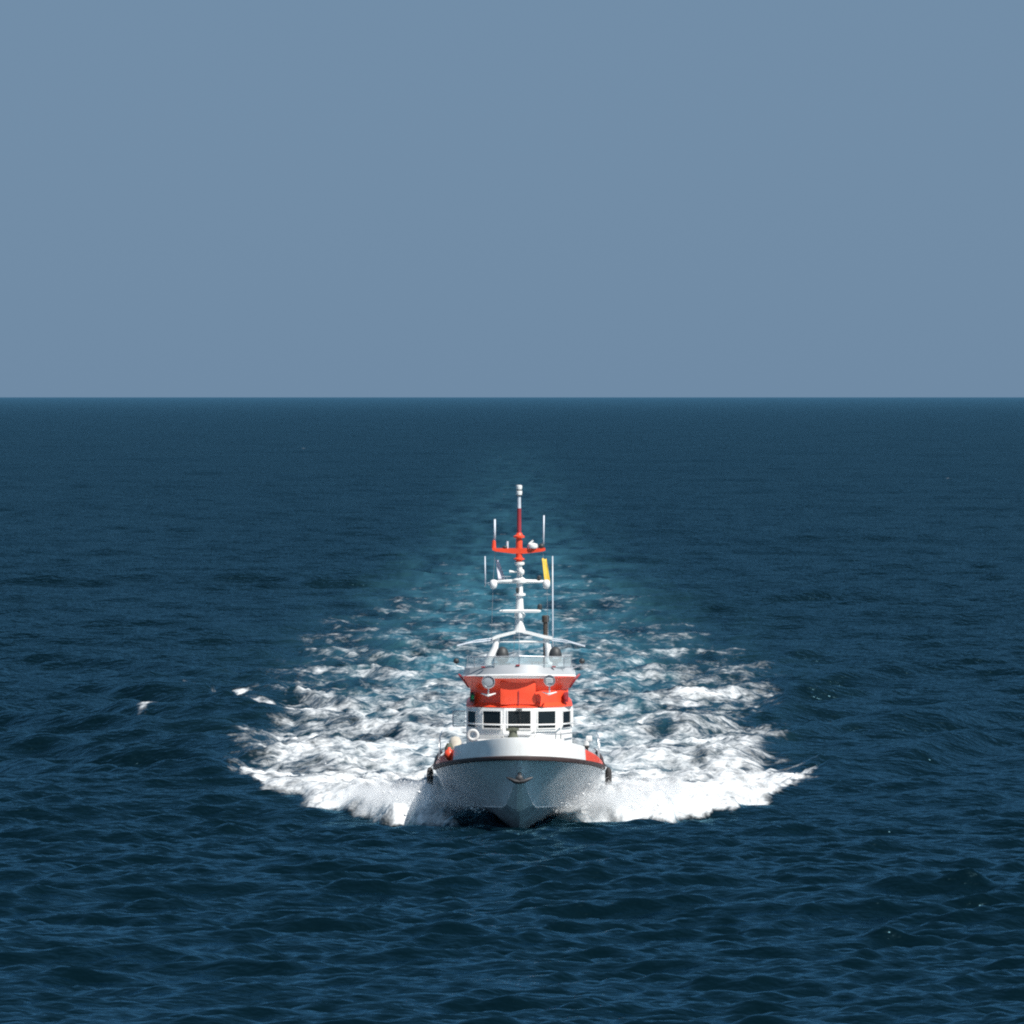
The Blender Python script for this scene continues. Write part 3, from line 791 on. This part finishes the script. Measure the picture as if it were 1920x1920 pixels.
# ---------------- deck fittings
m = MB(); m.lathe((-0.22, 6.8, 2.50), [(0.20, 0), (0.20, 0.16), (0.15, 0.24), (0.14, 0.38), (0.19, 0.42), (0.19, 0.48), (0.03, 0.50)], n=16)
m.box((-0.24, 6.75, 2.94), (0.46, 0.26, 0.08), bevel=0.02)
m.build('capstan', M['olive'], boat, smooth=True, angle=40)
m = MB(); m.tube([(2.35, 6.6, 1.8), (2.42, 6.6, 2.55)], 0.10, n=10); m.box((2.5, 6.6, 2.62), (0.22, 0.2, 0.2), bevel=0.04); m.build('deck_ventilator', M['white'], boat, smooth=True, angle=40)
m = MB(); m.lathe((2.38, 6.1, 2.05), [(0.09, 0), (0.09, 0.25), (0.13, 0.28), (0.12, 0.34)], n=12); m.build('bollard', M['black'], boat)
m = MB(); m.lathe((-2.30, 7.6, 1.7), [(0.24, 0), (0.24, 0.42), (0.22, 0.78), (0.14, 0.92), (0.02, 0.95)], n=14); m.build('canvas_covered_winch', M['beige'], boat, smooth=True, angle=50)
m = MB(); m.lathe((-2.52, 7.3, 1.7), [(0.15, 0), (0.17, 0.3), (0.16, 0.55), (0.08, 0.72)], n=12); m.build('bollard', M['olive'], boat, smooth=True, angle=50)
for sgn in (-1, 1):
    m = MB()
    pts = [(sgn * (beam(y) - 0.42), y, bul_top(y) + 0.22) for y in (1.6, 3.0, 5.0, 7.0)]
    m.tube(pts, 0.018, n=6)
    for p in pts: m.tube([(p[0], p[1], p[2] - 0.5), p], 0.015, n=6)
    for yb in (9.5, 11, 13): m.tube([(sgn * (beam(yb) - 0.15), yb, sheer(yb)), (sgn * (beam(yb) - 0.15), yb, sheer(yb) + 0.95)], 0.018, n=6)
    m.tube([(sgn * (beam(yb) - 0.15), yb, sheer(yb) + 0.95) for yb in (9.5, 11, 13, 17)], 0.018, n=6)
    m.build('guard_rail', M['steel'], boat, smooth=True)

# things carried by the boat
m = MB()
N_ = 28
m.grid([[(-1.66 + (0.17 + 0.06 * math.cos(b)) * math.cos(a), 6.6 + 0.055 * math.sin(b), 2.74 + (0.17 + 0.06 * math.cos(b)) * math.sin(a)) for b in [2 * math.pi * k / 10 for k in range(10)]] for a in [2 * math.pi * k / N_ for k in range(N_ + 1)]], close_cols=True)
lb = m.build('lifebuoy', M['buoy'], None, smooth=True)
tag(lb, 'round white ring lifebuoy on the foredeck left of the wheelhouse windows', 'lifebuoy')
m = MB(); m.lathe((-2.47, 1.93, 2.27), [(0.02, -0.2), (0.11, -0.17), (0.18, -0.05), (0.185, 0.05), (0.13, 0.15), (0.05, 0.20), (0.05, 0.26)], n=18)
tag(m.build('mooring_buoy', M['red'], None, smooth=True), 'round red ball buoy on the bow rail at the left', 'buoy')
for sgn, lab in ((-1, 'black rubber fender hanging from the left side of the boat'), (1, 'black rubber fender hanging from the right side of the boat')):
    x = sgn * (beam(7.6) + 0.17); y = 7.6
    m = MB(); m.lathe((x, y, 0.62), [(0.03, 0), (0.09, 0.04), (0.12, 0.14), (0.12, 0.76), (0.08, 0.88), (0.03, 0.92)], n=14)
    fd = m.build('fender', M['black'], None, smooth=True)
    tag(fd, lab, 'fender', 'fenders on the boat sides')
    m = MB(); m.tube([(x, y, 1.5), (x - sgn * 0.22, y, 1.75)], 0.02, n=6); m.build('rope', M['black'], fd)
def flag(name, x, zt, zb, wt, wb, mt, lab, wav):
    m = MB(); rows = []
    for i in range(9):
        k = i / 8; z = zt + (zb - zt) * k
        rows.append([(x + 0.10 * k + (wt + (wb - wt) * k) * j / 6, MY + 0.15 + wav * math.sin(j * 1.3 + k * 3) + 0.08 * j, z + 0.03 * math.sin(j * 1.1)) for j in range(7)])
    m.grid(rows)
    o = m.build(name, M[mt], None, smooth=True)
    sd = o.modifiers.new('thickness', 'SOLIDIFY'); sd.thickness = 0.006
    tag(o, lab, 'flag')
flag('signal_flag', 0.84, 8.90, 8.02, 0.16, 0.20, 'yellow', 'narrow yellow flag at the right end of the lower yard', 0.05)
flag('signal_flag', -0.86, 8.86, 8.12, 0.10, 0.26, 'lilac', 'pale lilac pennant at the left end of the lower yard', 0.04)

# ------------------------------------------------------------------ spray thrown by the bow
def build_spray():
    n = 6000
    P = np.zeros((n, 3)); S = np.zeros(n)
    side = np.where(rng.random(n) < 0.5, -1, 1)
    s_ = rng.beta(1.3, 2.2, n)                       # along the wave, 0 at the stem
    axx = 1.3 + 8.5 * s_
    eL = np.interp(axx, [0, 1.2, 3.3, 4.6, 6.5, 8.1, 10.2, 12], [-0.2, 0.6, 3.0, 5.0, 10.5, 13.4, 20.5, 40])
    eR = np.interp(axx, [0, 1.2, 2.9, 6.2, 9.1, 11.3, 12.5], [-0.2, 0.6, 2.8, 7.6, 13.4, 23.5, 45])
    e = np.where(side > 0, eR, eL)
    y = e + rng.gamma(2.0, 1.2, n) - 0.2
    amp = np.interp(axx, [0, 0.8, 2.0, 3.2, 5, 7, 9, 11, 13], [0.05, 0.25, 0.75, 0.95, 0.70, 0.45, 0.30, 0.18, 0.0])
    clump = 0.55 + 0.9 * np.clip(0.5 + fbm(axx / 0.9 * side, y / 2.0, 90, 3), 0, 1)
    z = amp * 0.55 + rng.exponential(0.22, n) * clump * np.interp(axx, [1, 3, 5, 9], [0.8, 1.6, 1.1, 0.55])
    P[:, 0] = side * axx + rng.normal(0, 0.12, n); P[:, 1] = y; P[:, 2] = z
    S = rng.lognormal(math.log(0.012), 0.45, n)
    oc = np.array([(1, 0, 0), (-1, 0, 0), (0, 1, 0), (0, -1, 0), (0, 0, 1), (0, 0, -1)], float)
    tri = np.array([(0, 2, 4), (2, 1, 4), (1, 3, 4), (3, 0, 4), (2, 0, 5), (1, 2, 5), (3, 1, 5), (0, 3, 5)])
    V = (P[:, None, :] + oc[None] * S[:, None, None]).reshape(-1, 3)
    F = (tri[None] + (np.arange(n) * 6)[:, None, None]).reshape(-1, 3)
    me = bpy.data.meshes.new('bow_spray')
    me.vertices.add(len(V)); me.vertices.foreach_set('co', V.ravel())
    me.loops.add(len(F) * 3); me.loops.foreach_set('vertex_index', F.ravel().astype(np.int32))
    me.polygons.add(len(F)); me.polygons.foreach_set('loop_start', np.arange(len(F), dtype=np.int32) * 3)
    me.update(calc_edges=True); me.polygons.foreach_set('use_smooth', np.ones(len(F), bool))
    me.materials.append(mat('spray_droplets', (0.85, 0.86, 0.87), 0.5, var=0.02))
    o = link(bpy.data.objects.new('bow_spray', me))
    tag(o, 'fine white spray thrown up on both sides of the bow', 'spray', kind='stuff')
build_spray()

def build_mist():
    m = bpy.data.materials.new('spray_mist'); m.use_nodes = True
    n, l = m.node_tree.nodes, m.node_tree.links
    n.remove(n['Principled BSDF'])
    v = n.new('ShaderNodeVolumePrincipled'); v.inputs['Color'].default_value = (0.98, 0.985, 0.99, 1); v.inputs['Anisotropy'].default_value = 0.2
    tc = n.new('ShaderNodeTexCoord')
    ln = n.new('ShaderNodeVectorMath'); ln.operation = 'LENGTH'
    l.new(tc.outputs['Object'], ln.inputs[0])
    mr = n.new('ShaderNodeMapRange'); mr.inputs[1].default_value = 1.0; mr.inputs[2].default_value = 0.25; mr.inputs[3].default_value = 0; mr.inputs[4].default_value = 1
    mr.interpolation_type = 'SMOOTHSTEP'
    l.new(ln.outputs['Value'], mr.inputs[0])
    no = n.new('ShaderNodeTexNoise'); no.inputs['Scale'].default_value = 2.6; no.inputs['Detail'].default_value = 4; no.inputs['Roughness'].default_value = 0.6
    l.new(tc.outputs['Object'], no.inputs['Vector'])
    m2 = n.new('ShaderNodeMapRange'); m2.inputs[1].default_value = 0.36; m2.inputs[2].default_value = 0.68
    l.new(no.outputs[0], m2.inputs[0])
    mu = n.new('ShaderNodeMath'); mu.operation = 'MULTIPLY'; l.new(mr.outputs[0], mu.inputs[0]); l.new(m2.outputs[0], mu.inputs[1])
    m3 = n.new('ShaderNodeMath'); m3.operation = 'MULTIPLY'; m3.inputs[1].default_value = 2.9; l.new(mu.outputs[0], m3.inputs[0])
    l.new(m3.outputs[0], v.inputs['Density'])
    l.new(v.outputs[0], n['Material Output'].inputs['Volume'])
    for i, (c, sc, rz, lab) in enumerate((((-4.0, 6.4, 0.38), (1.35, 5.6, 0.9), 31, 'left'), ((4.1, 6.2, 0.40), (1.35, 5.6, 0.95), -31, 'right'))):
        b = MB(); bmesh.ops.create_icosphere(b.bm, subdivisions=3, radius=1.0)
        o = b.build('spray_cloud', m, None)
        o.location = c; o.scale = sc; o.rotation_euler = (0, 0, R(rz))
        tag(o, 'soft white spray cloud beside the %s side of the bow' % lab, 'spray', kind='stuff')
build_mist()
